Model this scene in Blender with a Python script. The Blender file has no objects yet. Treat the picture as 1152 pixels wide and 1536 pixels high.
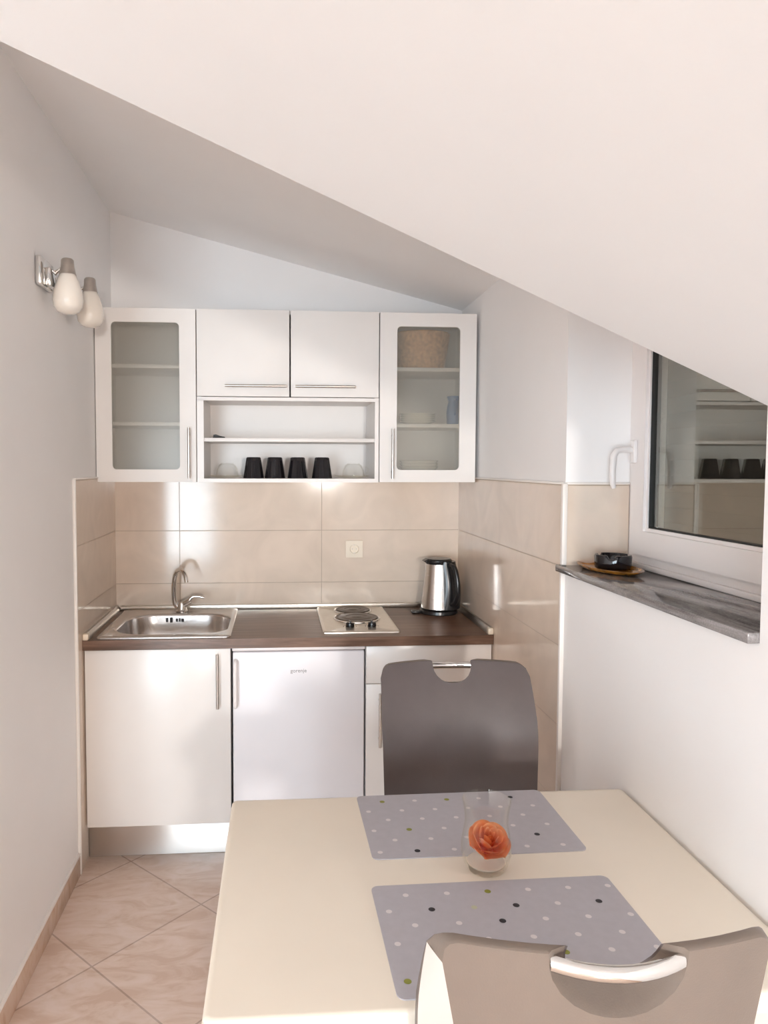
import bpy, bmesh, math, random
from mathutils import Vector, Matrix
random.seed(4)
S = bpy.context.scene
COL = S.collection
PI = math.pi

# ------------------------------------------------------------------ measurements (metres)
W = 1.626        # kitchen width between the side walls
D = 0.611        # worktop depth
ZW = 0.881       # worktop height
DU = 0.331       # wall cabinet depth
YE = -2.25       # where the lower roof slope ends and the dormer starts
WINX = 1.826     # window plane
ZS = 1.255       # sill height
YJ0, YJ1 = -1.292, -2.203   # window niche
ROOM_L, ROOM_B = -2.3, -8.2
LE = -1.62        # where the kitchen's left wall ends

# ------------------------------------------------------------------ materials
def nt(name):
    m = bpy.data.materials.new(name); m.use_nodes = True
    t = m.node_tree; b = t.nodes['Principled BSDF']
    return m, t, b
def N(t, typ, **kw):
    n = t.nodes.new(typ)
    for k, v in kw.items(): setattr(n, k, v)
    return n
def plain(name, col, rough=.5, metal=0, spec=.5, coat=0, noise=0, nscale=40, bump=0, bscale=200, coat_rough=.1, aniso=None):
    m, t, b = nt(name)
    b.inputs['Base Color'].default_value = (*col, 1)
    b.inputs['Roughness'].default_value = rough
    b.inputs['Metallic'].default_value = metal
    b.inputs['Specular IOR Level'].default_value = spec
    b.inputs['Coat Weight'].default_value = coat
    b.inputs['Coat Roughness'].default_value = coat_rough
    tc = N(t, 'ShaderNodeTexCoord')
    if noise:
        n = N(t, 'ShaderNodeTexNoise'); n.inputs['Scale'].default_value = nscale; n.inputs['Detail'].default_value = 5
        t.links.new(tc.outputs['Object'], n.inputs['Vector'])
        r = N(t, 'ShaderNodeMapRange'); r.inputs[1].default_value = .3; r.inputs[2].default_value = .7
        r.inputs[3].default_value = 1 - noise; r.inputs[4].default_value = 1 + noise
        t.links.new(n.outputs['Fac'], r.inputs[0])
        mx = N(t, 'ShaderNodeVectorMath', operation='SCALE'); mx.inputs[0].default_value = col
        t.links.new(r.outputs[0], mx.inputs['Scale']); t.links.new(mx.outputs[0], b.inputs['Base Color'])
    if bump:
        n = N(t, 'ShaderNodeTexNoise'); n.inputs['Scale'].default_value = bscale; n.inputs['Detail'].default_value = 3
        t.links.new(tc.outputs['Object'], n.inputs['Vector'])
        bp = N(t, 'ShaderNodeBump'); bp.inputs['Strength'].default_value = bump; bp.inputs['Distance'].default_value = .002
        t.links.new(n.outputs['Fac'], bp.inputs['Height']); t.links.new(bp.outputs[0], b.inputs['Normal'])
    return m

M = {}
M['wall'] = plain('wall_paint', (.885, .877, .873), .6, noise=.012, nscale=3, bump=.08, bscale=160)
M['ceiling'] = plain('ceiling_paint', (.885, .88, .878), .65, noise=.012, nscale=3, bump=.06, bscale=160)
M['slope'] = plain('dimmed_ceiling_paint', (.72, .735, .745), .65, noise=.012, nscale=3, bump=.06, bscale=160)  # ceiling paint with shade put into its colour, to calm the overlit slope
M['trim'] = plain('white_trim', (.82, .78, .74), .35)
M['lacquer'] = plain('white_lacquer', (.80, .775, .75), .26, spec=.4, noise=.01, nscale=8)
M['flap'] = plain('white_flap_lacquer', (.80, .775, .75), .5, spec=.35, noise=.01, nscale=8)
M['carcass'] = plain('white_board', (.75, .72, .695), .35, noise=.01, nscale=8)
M['inner'] = plain('cream_board', (.76, .70, .62), .45)
M['fridge'] = plain('fridge_enamel', (.82, .81, .84), .32, noise=.01, nscale=6, bump=.03, bscale=500)
M['fridge_trim'] = plain('fridge_white_plastic', (.82, .78, .78), .3)
M['logo'] = plain('grey_lettering', (.28, .27, .27), .3, metal=.5)
M['chrome'] = plain('chrome', (.80, .79, .77), .07, metal=1)
M['satin'] = plain('satin_steel', (.52, .48, .44), .3, metal=1, noise=.05, nscale=60)
M['hob'] = plain('hob_steel', (.74, .69, .62), .3, metal=1, noise=.04, nscale=60)
M['cast'] = plain('cast_iron_plate', (.10, .072, .052), .34, metal=.25, noise=.2, nscale=90)
M['black'] = plain('black_plastic', (.012, .011, .012), .22)
M['blackglaze'] = plain('black_glaze', (.010, .008, .010), .10)
M['socket'] = plain('cream_plastic', (.78, .69, .56), .3)
M['grey_leather'] = plain('grey_leatherette', (.118, .096, .092), .42, noise=.06, nscale=14, bump=.15, bscale=420)
M['taupe_leather'] = plain('taupe_leatherette', (.185, .145, .118), .40, noise=.05, nscale=14, bump=.15, bscale=420)
M['cream_leather'] = plain('cream_leatherette', (.70, .655, .625), .4, bump=.1, bscale=420)
M['table'] = plain('cream_laminate', (.82, .745, .635), .3, noise=.015, nscale=6)
M['tablewood'] = plain('cream_painted_wood', (.78, .69, .57), .4, noise=.02, nscale=12)
M['mat'] = plain('grey_placemat', (.45, .435, .47), .5, noise=.03, nscale=60, bump=.1, bscale=600)
M['dot_white'] = plain('dot_white', (.70, .66, .66), .5)
M['dot_black'] = plain('dot_black', (.02, .018, .024), .5)
M['dot_olive'] = plain('dot_olive', (.26, .27, .045), .5)
M['dot_pale'] = plain('dot_pale_green', (.48, .49, .33), .5)
M['china'] = plain('white_china', (.80, .77, .70), .15, coat=.3)
M['tan'] = plain('tan_wicker', (.60, .33, .15), .6, noise=.25, nscale=70)
M['blue'] = plain('blue_plastic', (.05, .16, .38), .35)
M['amber'] = plain('amber_resin', (.42, .17, .02), .12, coat=.5, noise=.5, nscale=50)
M['pvc'] = plain('white_pvc', (.83, .80, .79), .28)
M['shutter'] = plain('dark_shutter', (.06, .05, .042), .5)
M['gasket'] = plain('rubber_gasket', (.03, .03, .03), .6)
M['stamen'] = plain('rose_heart', (.70, .12, .02), .6)
M['darkmark'] = plain('dark_marking', (.02, .02, .025), .4)
M['pink'] = plain('clear_sticker', (.55, .53, .53), .4)

def lampglass():
    m, t, b = nt('opal_glass')
    b.inputs['Base Color'].default_value = (.86, .81, .74, 1); b.inputs['Roughness'].default_value = .25
    b.inputs['Subsurface Weight'].default_value = .5; b.inputs['Subsurface Radius'].default_value = (.02, .02, .02)
    b.inputs['Coat Weight'].default_value = .4
    return m
M['opal'] = lampglass()

def tile_mat(name, axis):
    """glossy beige wall tiles; axis picks the horizontal world axis of the wall"""
    m, t, b = nt(name)
    g = N(t, 'ShaderNodeNewGeometry'); sp = N(t, 'ShaderNodeSeparateXYZ'); cb = N(t, 'ShaderNodeCombineXYZ')
    t.links.new(g.outputs['Position'], sp.inputs[0])
    off = N(t, 'ShaderNodeMath', operation='ADD'); off.inputs[1].default_value = {'x': .662 - .301, 'y': 8 * .662}[axis]
    t.links.new(sp.outputs[axis.upper()], off.inputs[0]); t.links.new(off.outputs[0], cb.inputs[0])
    oz = N(t, 'ShaderNodeMath', operation='ADD'); oz.inputs[1].default_value = .2465 * 6 - 1.497
    t.links.new(sp.outputs['Z'], oz.inputs[0]); t.links.new(oz.outputs[0], cb.inputs[1])
    br = N(t, 'ShaderNodeTexBrick'); br.offset = 0; br.squash = 1
    br.inputs['Scale'].default_value = 1; br.inputs['Brick Width'].default_value = .662; br.inputs['Row Height'].default_value = .2465
    br.inputs['Mortar Size'].default_value = .0016; br.inputs['Mortar Smooth'].default_value = .15; br.inputs['Bias'].default_value = 0
    br.inputs['Color1'].default_value = (.70, .585, .485, 1); br.inputs['Color2'].default_value = (.71, .60, .50, 1)
    br.inputs['Mortar'].default_value = (.46, .37, .29, 1)
    t.links.new(cb.outputs[0], br.inputs['Vector'])
    n = N(t, 'ShaderNodeTexNoise'); n.inputs['Scale'].default_value = 5; n.inputs['Detail'].default_value = 6; n.inputs['Distortion'].default_value = 1.2
    t.links.new(g.outputs['Position'], n.inputs['Vector'])
    r = N(t, 'ShaderNodeMapRange'); r.inputs[1].default_value = .3; r.inputs[2].default_value = .7; r.inputs[3].default_value = .94; r.inputs[4].default_value = 1.06
    t.links.new(n.outputs['Fac'], r.inputs[0])
    mx = N(t, 'ShaderNodeVectorMath', operation='SCALE'); t.links.new(br.outputs['Color'], mx.inputs[0]); t.links.new(r.outputs[0], mx.inputs['Scale'])
    t.links.new(mx.outputs[0], b.inputs['Base Color'])
    rr = N(t, 'ShaderNodeMapRange'); rr.inputs[3].default_value = .10; rr.inputs[4].default_value = .5
    t.links.new(br.outputs['Fac'], rr.inputs[0]); t.links.new(rr.outputs[0], b.inputs['Roughness'])
    bp = N(t, 'ShaderNodeBump', invert=True); bp.inputs['Strength'].default_value = .5; bp.inputs['Distance'].default_value = .002
    t.links.new(br.outputs['Fac'], bp.inputs['Height']); t.links.new(bp.outputs[0], b.inputs['Normal'])
    b.inputs['Specular IOR Level'].default_value = .38
    return m
M['tile_x'] = tile_mat('wall_tiles_back', 'x'); M['tile_y'] = tile_mat('wall_tiles_side', 'y')

def floor_mat(name='floor_tiles', joints=True):
    m, t, b = nt(name)
    g = N(t, 'ShaderNodeNewGeometry')
    mp = N(t, 'ShaderNodeMapping'); mp.vector_type = 'TEXTURE'
    mp.inputs['Location'].default_value = (.18, -.60, 0); mp.inputs['Rotation'].default_value = (0, 0, PI / 4)
    t.links.new(g.outputs['Position'], mp.inputs['Vector'])
    sh = N(t, 'ShaderNodeVectorMath', operation='ADD'); sh.inputs[1].default_value = (.43 * 40, .43 * 40, 0)
    t.links.new(mp.outputs[0], sh.inputs[0])
    br = N(t, 'ShaderNodeTexBrick'); br.offset = 0
    br.inputs['Scale'].default_value = 1; br.inputs['Brick Width'].default_value = .43; br.inputs['Row Height'].default_value = .43
    br.inputs['Mortar Size'].default_value = .003; br.inputs['Mortar Smooth'].default_value = .1; br.inputs['Bias'].default_value = 0
    br.inputs['Color1'].default_value = (1, 1, 1, 1); br.inputs['Color2'].default_value = (.95, .95, .95, 1); br.inputs['Mortar'].default_value = (.66, .64, .63, 1)
    t.links.new(sh.outputs[0], br.inputs['Vector'])
    n = N(t, 'ShaderNodeTexNoise'); n.inputs['Scale'].default_value = 9; n.inputs['Detail'].default_value = 8; n.inputs['Distortion'].default_value = 1.4; n.inputs['Roughness'].default_value = .6
    st = N(t, 'ShaderNodeMapping'); st.inputs['Scale'].default_value = (.7, 1.6, 1)
    t.links.new(g.outputs['Position'], st.inputs['Vector']); t.links.new(st.outputs[0], n.inputs['Vector'])
    cr = N(t, 'ShaderNodeValToRGB'); e = cr.color_ramp.elements
    e[0].position = .38; e[0].color = (.63, .465, .37, 1); e[1].position = .63; e[1].color = (.74, .60, .525, 1)
    k = cr.color_ramp.elements.new(.5); k.color = (.70, .55, .455, 1)
    t.links.new(n.outputs['Fac'], cr.inputs[0])
    mx = N(t, 'ShaderNodeVectorMath', operation='MULTIPLY')
    t.links.new(cr.outputs[0], mx.inputs[0])
    if joints: t.links.new(br.outputs['Color'], mx.inputs[1])
    else: mx.inputs[1].default_value = (.86, .80, .74)
    t.links.new(mx.outputs[0], b.inputs['Base Color'])
    b.inputs['Roughness'].default_value = .27
    if joints:
        bp = N(t, 'ShaderNodeBump', invert=True); bp.inputs['Strength'].default_value = .4; bp.inputs['Distance'].default_value = .002
        t.links.new(br.outputs['Fac'], bp.inputs['Height']); t.links.new(bp.outputs[0], b.inputs['Normal'])
    return m
M['floor'] = floor_mat(); M['skirting'] = floor_mat('skirting_tile', False)

def wood_mat():
    m, t, b = nt('walnut_laminate')
    g = N(t, 'ShaderNodeNewGeometry'); mp = N(t, 'ShaderNodeMapping'); mp.inputs['Scale'].default_value = (1.6, 22, 22)
    t.links.new(g.outputs['Position'], mp.inputs['Vector'])
    n = N(t, 'ShaderNodeTexNoise'); n.inputs['Scale'].default_value = 2.2; n.inputs['Detail'].default_value = 8; n.inputs['Roughness'].default_value = .62; n.inputs['Distortion'].default_value = .5
    t.links.new(mp.outputs[0], n.inputs['Vector'])
    cr = N(t, 'ShaderNodeValToRGB'); e = cr.color_ramp.elements
    e[0].position = .3; e[0].color = (.085, .048, .032, 1); e[1].position = .72; e[1].color = (.25, .155, .11, 1)
    k = e.new(.5); k.color = (.155, .088, .06, 1)
    t.links.new(n.outputs['Fac'], cr.inputs[0]); t.links.new(cr.outputs[0], b.inputs['Base Color'])
    b.inputs['Roughness'].default_value = .3
    return m
M['wood'] = wood_mat()

def granite_mat():
    m, t, b = nt('grey_granite')
    g = N(t, 'ShaderNodeNewGeometry'); mp = N(t, 'ShaderNodeMapping'); mp.inputs['Scale'].default_value = (9, 1.4, 9); mp.inputs['Rotation'].default_value = (0, 0, .06)
    t.links.new(g.outputs['Position'], mp.inputs['Vector'])
    n = N(t, 'ShaderNodeTexNoise'); n.inputs['Scale'].default_value = 3; n.inputs['Detail'].default_value = 9; n.inputs['Roughness'].default_value = .7; n.inputs['Distortion'].default_value = .8
    t.links.new(mp.outputs[0], n.inputs['Vector'])
    n2 = N(t, 'ShaderNodeTexNoise'); n2.inputs['Scale'].default_value = 260; n2.inputs['Detail'].default_value = 3
    t.links.new(g.outputs['Position'], n2.inputs['Vector'])
    ad = N(t, 'ShaderNodeMath', operation='MULTIPLY_ADD'); ad.inputs[1].default_value = .3
    t.links.new(n2.outputs['Fac'], ad.inputs[0]); t.links.new(n.outputs['Fac'], ad.inputs[2])
    cr = N(t, 'ShaderNodeValToRGB'); e = cr.color_ramp.elements
    e[0].position = .46; e[0].color = (.06, .055, .055, 1); e[1].position = .88; e[1].color = (.36, .335, .33, 1)
    k = e.new(.62); k.color = (.19, .175, .172, 1)
    t.links.new(ad.outputs[0], cr.inputs[0]); t.links.new(cr.outputs[0], b.inputs['Base Color'])
    b.inputs['Roughness'].default_value = .1
    return m
M['granite'] = granite_mat()

def brushed(name, col, rough, scale):
    m, t, b = nt(name)
    g = N(t, 'ShaderNodeNewGeometry'); mp = N(t, 'ShaderNodeMapping'); mp.inputs['Scale'].default_value = scale
    t.links.new(g.outputs['Position'], mp.inputs['Vector'])
    n = N(t, 'ShaderNodeTexNoise'); n.inputs['Scale'].default_value = 5; n.inputs['Detail'].default_value = 4
    t.links.new(mp.outputs[0], n.inputs['Vector'])
    r = N(t, 'ShaderNodeMapRange'); r.inputs[1].default_value = .3; r.inputs[2].default_value = .7; r.inputs[3].default_value = rough * .8; r.inputs[4].default_value = rough * 1.25
    t.links.new(n.outputs['Fac'], r.inputs[0]); t.links.new(r.outputs[0], b.inputs['Roughness'])
    b.inputs['Base Color'].default_value = (*col, 1); b.inputs['Metallic'].default_value = 1
    return m
M['plinth'] = plain('brushed_aluminium', (.84, .80, .76), .36, metal=1)
def vertical_brush(m):
    t = m.node_tree; b = t.nodes['Principled BSDF']; tn = N(t, 'ShaderNodeTangent'); tn.direction_type = 'RADIAL'; tn.axis = 'X'
    b.inputs['Anisotropic'].default_value = .9; t.links.new(tn.outputs[0], b.inputs['Tangent'])
vertical_brush(M['plinth'])
M['steel'] = brushed('brushed_steel', (.66, .63, .61), .22, (3, 120, 3))
M['kettlesteel'] = brushed('brushed_kettle_steel', (.60, .565, .54), .22, (2, 2, 90))

def frosted():
    m = bpy.data.materials.new('frosted_glass'); m.use_nodes = True; t = m.node_tree
    t.nodes.remove(t.nodes['Principled BSDF']); out = t.nodes['Material Output']
    rf = N(t, 'ShaderNodeBsdfRefraction'); rf.inputs['Color'].default_value = (.93, .92, .87, 1); rf.inputs['Roughness'].default_value = .24; rf.inputs['IOR'].default_value = 1.12
    tr = N(t, 'ShaderNodeBsdfTransparent'); tr.inputs['Color'].default_value = (.93, .92, .87, 1)
    m1 = N(t, 'ShaderNodeMixShader'); m1.inputs[0].default_value = .50
    t.links.new(rf.outputs[0], m1.inputs[1]); t.links.new(tr.outputs[0], m1.inputs[2])
    df = N(t, 'ShaderNodeBsdfDiffuse'); df.inputs['Color'].default_value = (.72, .70, .62, 1)
    m2 = N(t, 'ShaderNodeMixShader'); m2.inputs[0].default_value = .22
    t.links.new(m1.outputs[0], m2.inputs[1]); t.links.new(df.outputs[0], m2.inputs[2])
    gl = N(t, 'ShaderNodeBsdfGlossy'); gl.inputs['Roughness'].default_value = .25
    m3 = N(t, 'ShaderNodeMixShader'); m3.inputs[0].default_value = .03
    t.links.new(m2.outputs[0], m3.inputs[1]); t.links.new(gl.outputs[0], m3.inputs[2])
    t.links.new(m3.outputs[0], out.inputs[0])
    return m
M['frosted'] = frosted()
def clear():
    m = bpy.data.materials.new('clear_back'); m.use_nodes = True; t = m.node_tree
    t.nodes.remove(t.nodes['Principled BSDF']); tr = N(t, 'ShaderNodeBsdfTransparent'); t.links.new(tr.outputs[0], t.nodes['Material Output'].inputs[0])
    return m
M['clear'] = clear()
def pane(name, ior, tint):
    """clear pane: mirror reflection by angle over straight-through transparency"""
    m = bpy.data.materials.new(name); m.use_nodes = True; t = m.node_tree
    t.nodes.remove(t.nodes['Principled BSDF']); out = t.nodes['Material Output']
    lw = N(t, 'ShaderNodeLayerWeight'); lw.inputs['Blend'].default_value = .5
    pw = N(t, 'ShaderNodeMath', operation='POWER'); pw.inputs[1].default_value = 5; t.links.new(lw.outputs['Facing'], pw.inputs[0])
    f0 = ((ior-1)/(ior+1))**2
    fr = N(t, 'ShaderNodeMath', operation='MULTIPLY_ADD'); fr.inputs[1].default_value = 1-f0; fr.inputs[2].default_value = f0; t.links.new(pw.outputs[0], fr.inputs[0])
    tr = N(t, 'ShaderNodeBsdfTransparent'); tr.inputs['Color'].default_value = (*tint, 1)
    gl = N(t, 'ShaderNodeBsdfGlossy'); gl.inputs['Roughness'].default_value = 0.0; gl.inputs['Color'].default_value = (.95, .93, .86, 1)
    mx = N(t, 'ShaderNodeMixShader'); t.links.new(fr.outputs[0], mx.inputs[0]); t.links.new(tr.outputs[0], mx.inputs[1]); t.links.new(gl.outputs[0], mx.inputs[2])
    t.links.new(mx.outputs[0], out.inputs[0])
    return m
M['winglass'] = pane('window_glass', 2.4, (.80, .80, .76))
M['doorglass'] = pane('door_glass', 1.45, (.97, .98, .97))
M['thinglass'] = pane('drinking_glass', 1.42, (.99, .99, .985))
def glass(name, col=(1, 1, 1), ior=1.45):
    m, t, b = nt(name)
    b.inputs['Base Color'].default_value = (*col, 1); b.inputs['Transmission Weight'].default_value = 1
    b.inputs['Roughness'].default_value = .01; b.inputs['IOR'].default_value = ior
    return m
M['glass'] = glass('clear_glass', (.98, .99, .98), 1.35)

M['base_light'] = plain('glass_base_light', (.88, .82, .74), .2)  # pale colour stands in for light gathered in the vase's glass base
M['base_light'].node_tree.nodes['Principled BSDF'].inputs['Alpha'].default_value = .55
def petal_mat():
    m, t, b = nt('rose_petal')
    tc = N(t, 'ShaderNodeTexCoord'); n = N(t, 'ShaderNodeTexNoise'); n.inputs['Scale'].default_value = 30
    t.links.new(tc.outputs['Object'], n.inputs['Vector'])
    cr = N(t, 'ShaderNodeValToRGB'); e = cr.color_ramp.elements
    e[0].position = .35; e[0].color = (.96, .36, .11, 1); e[1].position = .68; e[1].color = (.97, .60, .33, 1)
    t.links.new(n.outputs['Fac'], cr.inputs[0]); t.links.new(cr.outputs[0], b.inputs['Base Color'])
    b.inputs['Roughness'].default_value = .55; b.inputs['Subsurface Weight'].default_value = .05
    return m
M['petal'] = petal_mat()

# ------------------------------------------------------------------ mesh building
class MB:
    def __init__(s): s.bm = bmesh.new(); s.mi = 0
    def _tag(s, n0):
        if s.mi:
            s.bm.faces.ensure_lookup_table()
            for f in s.bm.faces[n0:]: f.material_index = s.mi
    def box(s, x0, x1, y0, y1, z0, z1, bev=0, seg=2):
        x0, x1 = sorted((x0, x1)); y0, y1 = sorted((y0, y1)); z0, z1 = sorted((z0, z1))
        n0 = len(s.bm.faces)
        mt = Matrix.Translation(((x0+x1)/2, (y0+y1)/2, (z0+z1)/2)) @ Matrix.Diagonal((x1-x0, y1-y0, z1-z0, 1))
        r = bmesh.ops.create_cube(s.bm, size=1, matrix=mt)
        if bev:
            es = list({e for v in r['verts'] for e in v.link_edges})
            bmesh.ops.bevel(s.bm, geom=es, offset=bev, segments=seg, profile=.5, affect='EDGES')
        s._tag(n0); return s
    def prism(s, pts, axis, a, b):
        """extrude a 2-D outline along axis ('x': pts are y,z; 'y': pts are x,z; 'z': pts are x,y)"""
        n0 = len(s.bm.faces)
        def v(p, h): return {'x': (h, p[0], p[1]), 'y': (p[0], h, p[1]), 'z': (p[0], p[1], h)}[axis]
        A = [s.bm.verts.new(v(p, a)) for p in pts]; B = [s.bm.verts.new(v(p, b)) for p in pts]
        n = len(pts); fs = [s.bm.faces.new(A), s.bm.faces.new(B)]
        for i in range(n): fs.append(s.bm.faces.new((A[i], A[(i+1) % n], B[(i+1) % n], B[i])))
        bmesh.ops.recalc_face_normals(s.bm, faces=fs); s._tag(n0); return s
    def loops(s, rings, close=True, caps=(False, False), wrap=False):
        """bridge successive vertex rings"""
        n0 = len(s.bm.faces); R = [[s.bm.verts.new(p) for p in r] for r in rings]; fs = []
        n = len(R[0]); k = len(R)
        for i in range(k if wrap else k-1):
            a, b = R[i], R[(i+1) % k]
            for j in range(n if close else n-1):
                q = (a[j], a[(j+1) % n], b[(j+1) % n], b[j])
                fs.append(s.bm.faces.new(q))
        if caps[0]: fs.append(s.bm.faces.new(list(reversed(R[0]))))
        if caps[1]: fs.append(s.bm.faces.new(R[-1]))
        bmesh.ops.recalc_face_normals(s.bm, faces=fs); s._tag(n0); return s
    def tube(s, path, r, seg=12, caps=True, flat=None):
        P = [Vector(p) for p in path]; rs = r if isinstance(r, (list, tuple)) else [r]*len(P)
        T = [(P[min(i+1, len(P)-1)] - P[max(i-1, 0)]).normalized() for i in range(len(P))]
        u = T[0].orthogonal().normalized(); rings = []
        for i, p in enumerate(P):
            u = (u - T[i]*u.dot(T[i])).normalized(); w = T[i].cross(u)
            rings.append([p + (u*math.cos(2*PI*j/seg) + w*math.sin(2*PI*j/seg))*rs[i] for j in range(seg)])
        return s.loops(rings, True, (caps, caps))
    def lathe(s, prof, c=(0, 0, 0), seg=32, caps=(False, False), axis='z'):
        def v(r, h, a):
            x, y = r*math.cos(a), r*math.sin(a)
            p = {'z': (x, y, h), 'x': (h, x, y), 'y': (x, h, y)}[axis]
            return (p[0]+c[0], p[1]+c[1], p[2]+c[2])
        return s.loops([[v(r, h, 2*PI*j/seg) for j in range(seg)] for r, h in prof], True, caps)
    def frame(s, outer, inner, axis, a, b, rad=.01, n=8, bev=0):
        """slab with a rounded rectangular hole; outer/inner = (u0,u1,v0,v1)"""
        def rr(u0, u1, v0, v1, r):
            pts = []
            for cx, cy, a0 in ((u1-r, v1-r, 0), (u0+r, v1-r, PI/2), (u0+r, v0+r, PI), (u1-r, v0+r, 1.5*PI)):
                for k in range(n+1):
                    t = a0 + PI/2*k/n; pts.append((cx+r*math.cos(t), cy+r*math.sin(t)))
            return pts
        I = rr(*inner, rad); O = rr(*outer, .0012)
        def v(p, h): return {'x': (h, p[0], p[1]), 'y': (p[0], h, p[1]), 'z': (p[0], p[1], h)}[axis]
        return s.loops([[v(p, a) for p in O], [v(p, b) for p in O], [v(p, b) for p in I], [v(p, a) for p in I]], True, wrap=True)
    def grid(s, f, nu, nv):
        n0 = len(s.bm.faces); V = [[s.bm.verts.new(f(i/nu, j/nv)) for j in range(nv+1)] for i in range(nu+1)]; fs = []
        for i in range(nu):
            for j in range(nv): fs.append(s.bm.faces.new((V[i][j], V[i+1][j], V[i+1][j+1], V[i][j+1])))
        s._tag(n0); return fs
    def disc(s, x, y, z, r, seg=14, up=True):
        n0 = len(s.bm.faces); s.bm.faces.new([s.bm.verts.new((x+r*math.cos(2*PI*k/seg), y+r*math.sin(2*PI*k/seg), z)) for k in range(seg)])
        s._tag(n0); return s

LOC = {}
def sharp(bm, ang=38):
    for f in bm.faces: f.smooth = True
    for e in bm.edges:
        e.smooth = not (len(e.link_faces) == 2 and e.calc_face_angle(0) > math.radians(ang))
def obj(name, mb, mats, parent=None, local=False, ang=38):
    """link one mesh object; vertices are given in world space unless local"""
    bm = mb.bm
    L = LOC.get(parent.name, Vector()) if parent else Vector()
    if parent and not local: bmesh.ops.translate(bm, verts=bm.verts, vec=-L)
    sharp(bm, ang)
    me = bpy.data.meshes.new(name); bm.to_mesh(me); bm.free()
    for m in (mats if isinstance(mats, list) else [mats]): me.materials.append(m)
    o = bpy.data.objects.new(name, me); COL.objects.link(o)
    if parent: o.parent = parent; LOC[o.name] = L.copy()
    return o
def thing(name, label, cat, loc, group=None, rz=0):
    o = bpy.data.objects.new(name, None); COL.objects.link(o); o.empty_display_size = .05
    o.location = loc; o.rotation_euler = (0, 0, rz); LOC[o.name] = Vector(loc)
    return tag(o, label, cat, group)
def tag(o, label, cat, group=None):
    o['label'] = label; o['category'] = cat
    if group: o['group'] = group
    return o
def struct(name, mb, mats, parent=None, ang=38):
    o = obj(name, mb, mats, parent, ang=ang)
    if not parent: o['kind'] = 'structure'
    return o
def copy_tree(o, loc=None, rz=None, label=None):
    c = o.copy(); COL.objects.link(c)
    for ch in list(o.children):
        k = ch.copy(); COL.objects.link(k); k.parent = c
        for g in list(ch.children):
            d = g.copy(); COL.objects.link(d); d.parent = k
    if loc is not None: c.location = loc
    if rz is not None: c.rotation_euler = (0, 0, rz)
    if label: c['label'] = label
    return c
def bar_handle(mb, a, b, out, r=.005, post=.03):
    """straight bar on two posts; out = vector from the door face to the bar axis"""
    a, b, out = Vector(a), Vector(b), Vector(out); d = (b-a).normalized()
    mb.tube([a+out, b+out], r, 12)
    for p in (a+d*post, b-d*post): mb.tube([p, p+out], r*.8, 10)

# ------------------------------------------------------------------ room shell
struct('floor', MB().box(ROOM_L-.15, 2.0, ROOM_B-.15, .15, -.12, 0), M['floor'])
struct('wall_back', MB().box(-.15, 2.0, 0.0, .15, 0, 3.05), M['wall'])
struct('wall_left', MB().box(-.15, 0, LE, 0, 0, 3.05), M['wall'])
struct('wall_corner', MB().box(ROOM_L, -.15, LE, LE+.15, 0, 3.05), M['wall'])
struct('wall_side', MB().box(ROOM_L-.15, ROOM_L, ROOM_B-.15, LE+.15, 0, 3.05), M['wall'])
wr = MB()
wr.box(W, 2.0, ROOM_B, 0, 0, ZS-.02).box(W, 2.0, YJ0, 0, ZS-.02, 3.05).box(W, 2.0, ROOM_B, YJ1, ZS-.02, 3.05).box(W, 2.0, YJ1, YJ0, 2.12, 3.05)
struct('wall_right', wr, M['wall'])
# rear wall with a glazed balcony door
DX0, DX1, DZ = -2.15, -.23, 2.2
rw = MB()
rw.box(ROOM_L, DX0, ROOM_B-.15, ROOM_B, 0, 3.05).box(DX1, 2.0, ROOM_B-.15, ROOM_B, 0, 3.05).box(DX0, DX1, ROOM_B-.15, ROOM_B, DZ, 3.05)
struct('wall_rear', rw, M['wall'])
# ceiling: dormer slope over the kitchen, steeper roof slope over the table
SL = .4346; ZE = 1.658 + SL*(1.594-W)
ce = MB()
ce.prism([(ROOM_L-.15, 2.78), (-.15, 2.78), (-.15, 3.05), (ROOM_L-.15, 3.05)], 'y', YE, LE+.15)
ce.prism([(-.15, 2.7+.254*.15), (2.0, 2.7-.254*2.0), (2.0, 3.05), (-.15, 3.05)], 'y', YE, .15)
KX0 = W-(2.62-ZE)/SL           # where the slope meets the flat
def zs(x): return min(2.62, ZE-SL*(x-W))
TH = .16
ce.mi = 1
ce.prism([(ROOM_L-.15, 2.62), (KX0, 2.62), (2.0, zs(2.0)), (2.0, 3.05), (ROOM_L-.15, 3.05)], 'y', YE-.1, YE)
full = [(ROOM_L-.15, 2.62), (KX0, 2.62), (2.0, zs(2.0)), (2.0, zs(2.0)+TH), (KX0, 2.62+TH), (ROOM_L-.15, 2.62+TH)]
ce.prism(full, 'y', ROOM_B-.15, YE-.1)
struct('ceiling', ce, [M['ceiling'], M['slope']])
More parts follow.
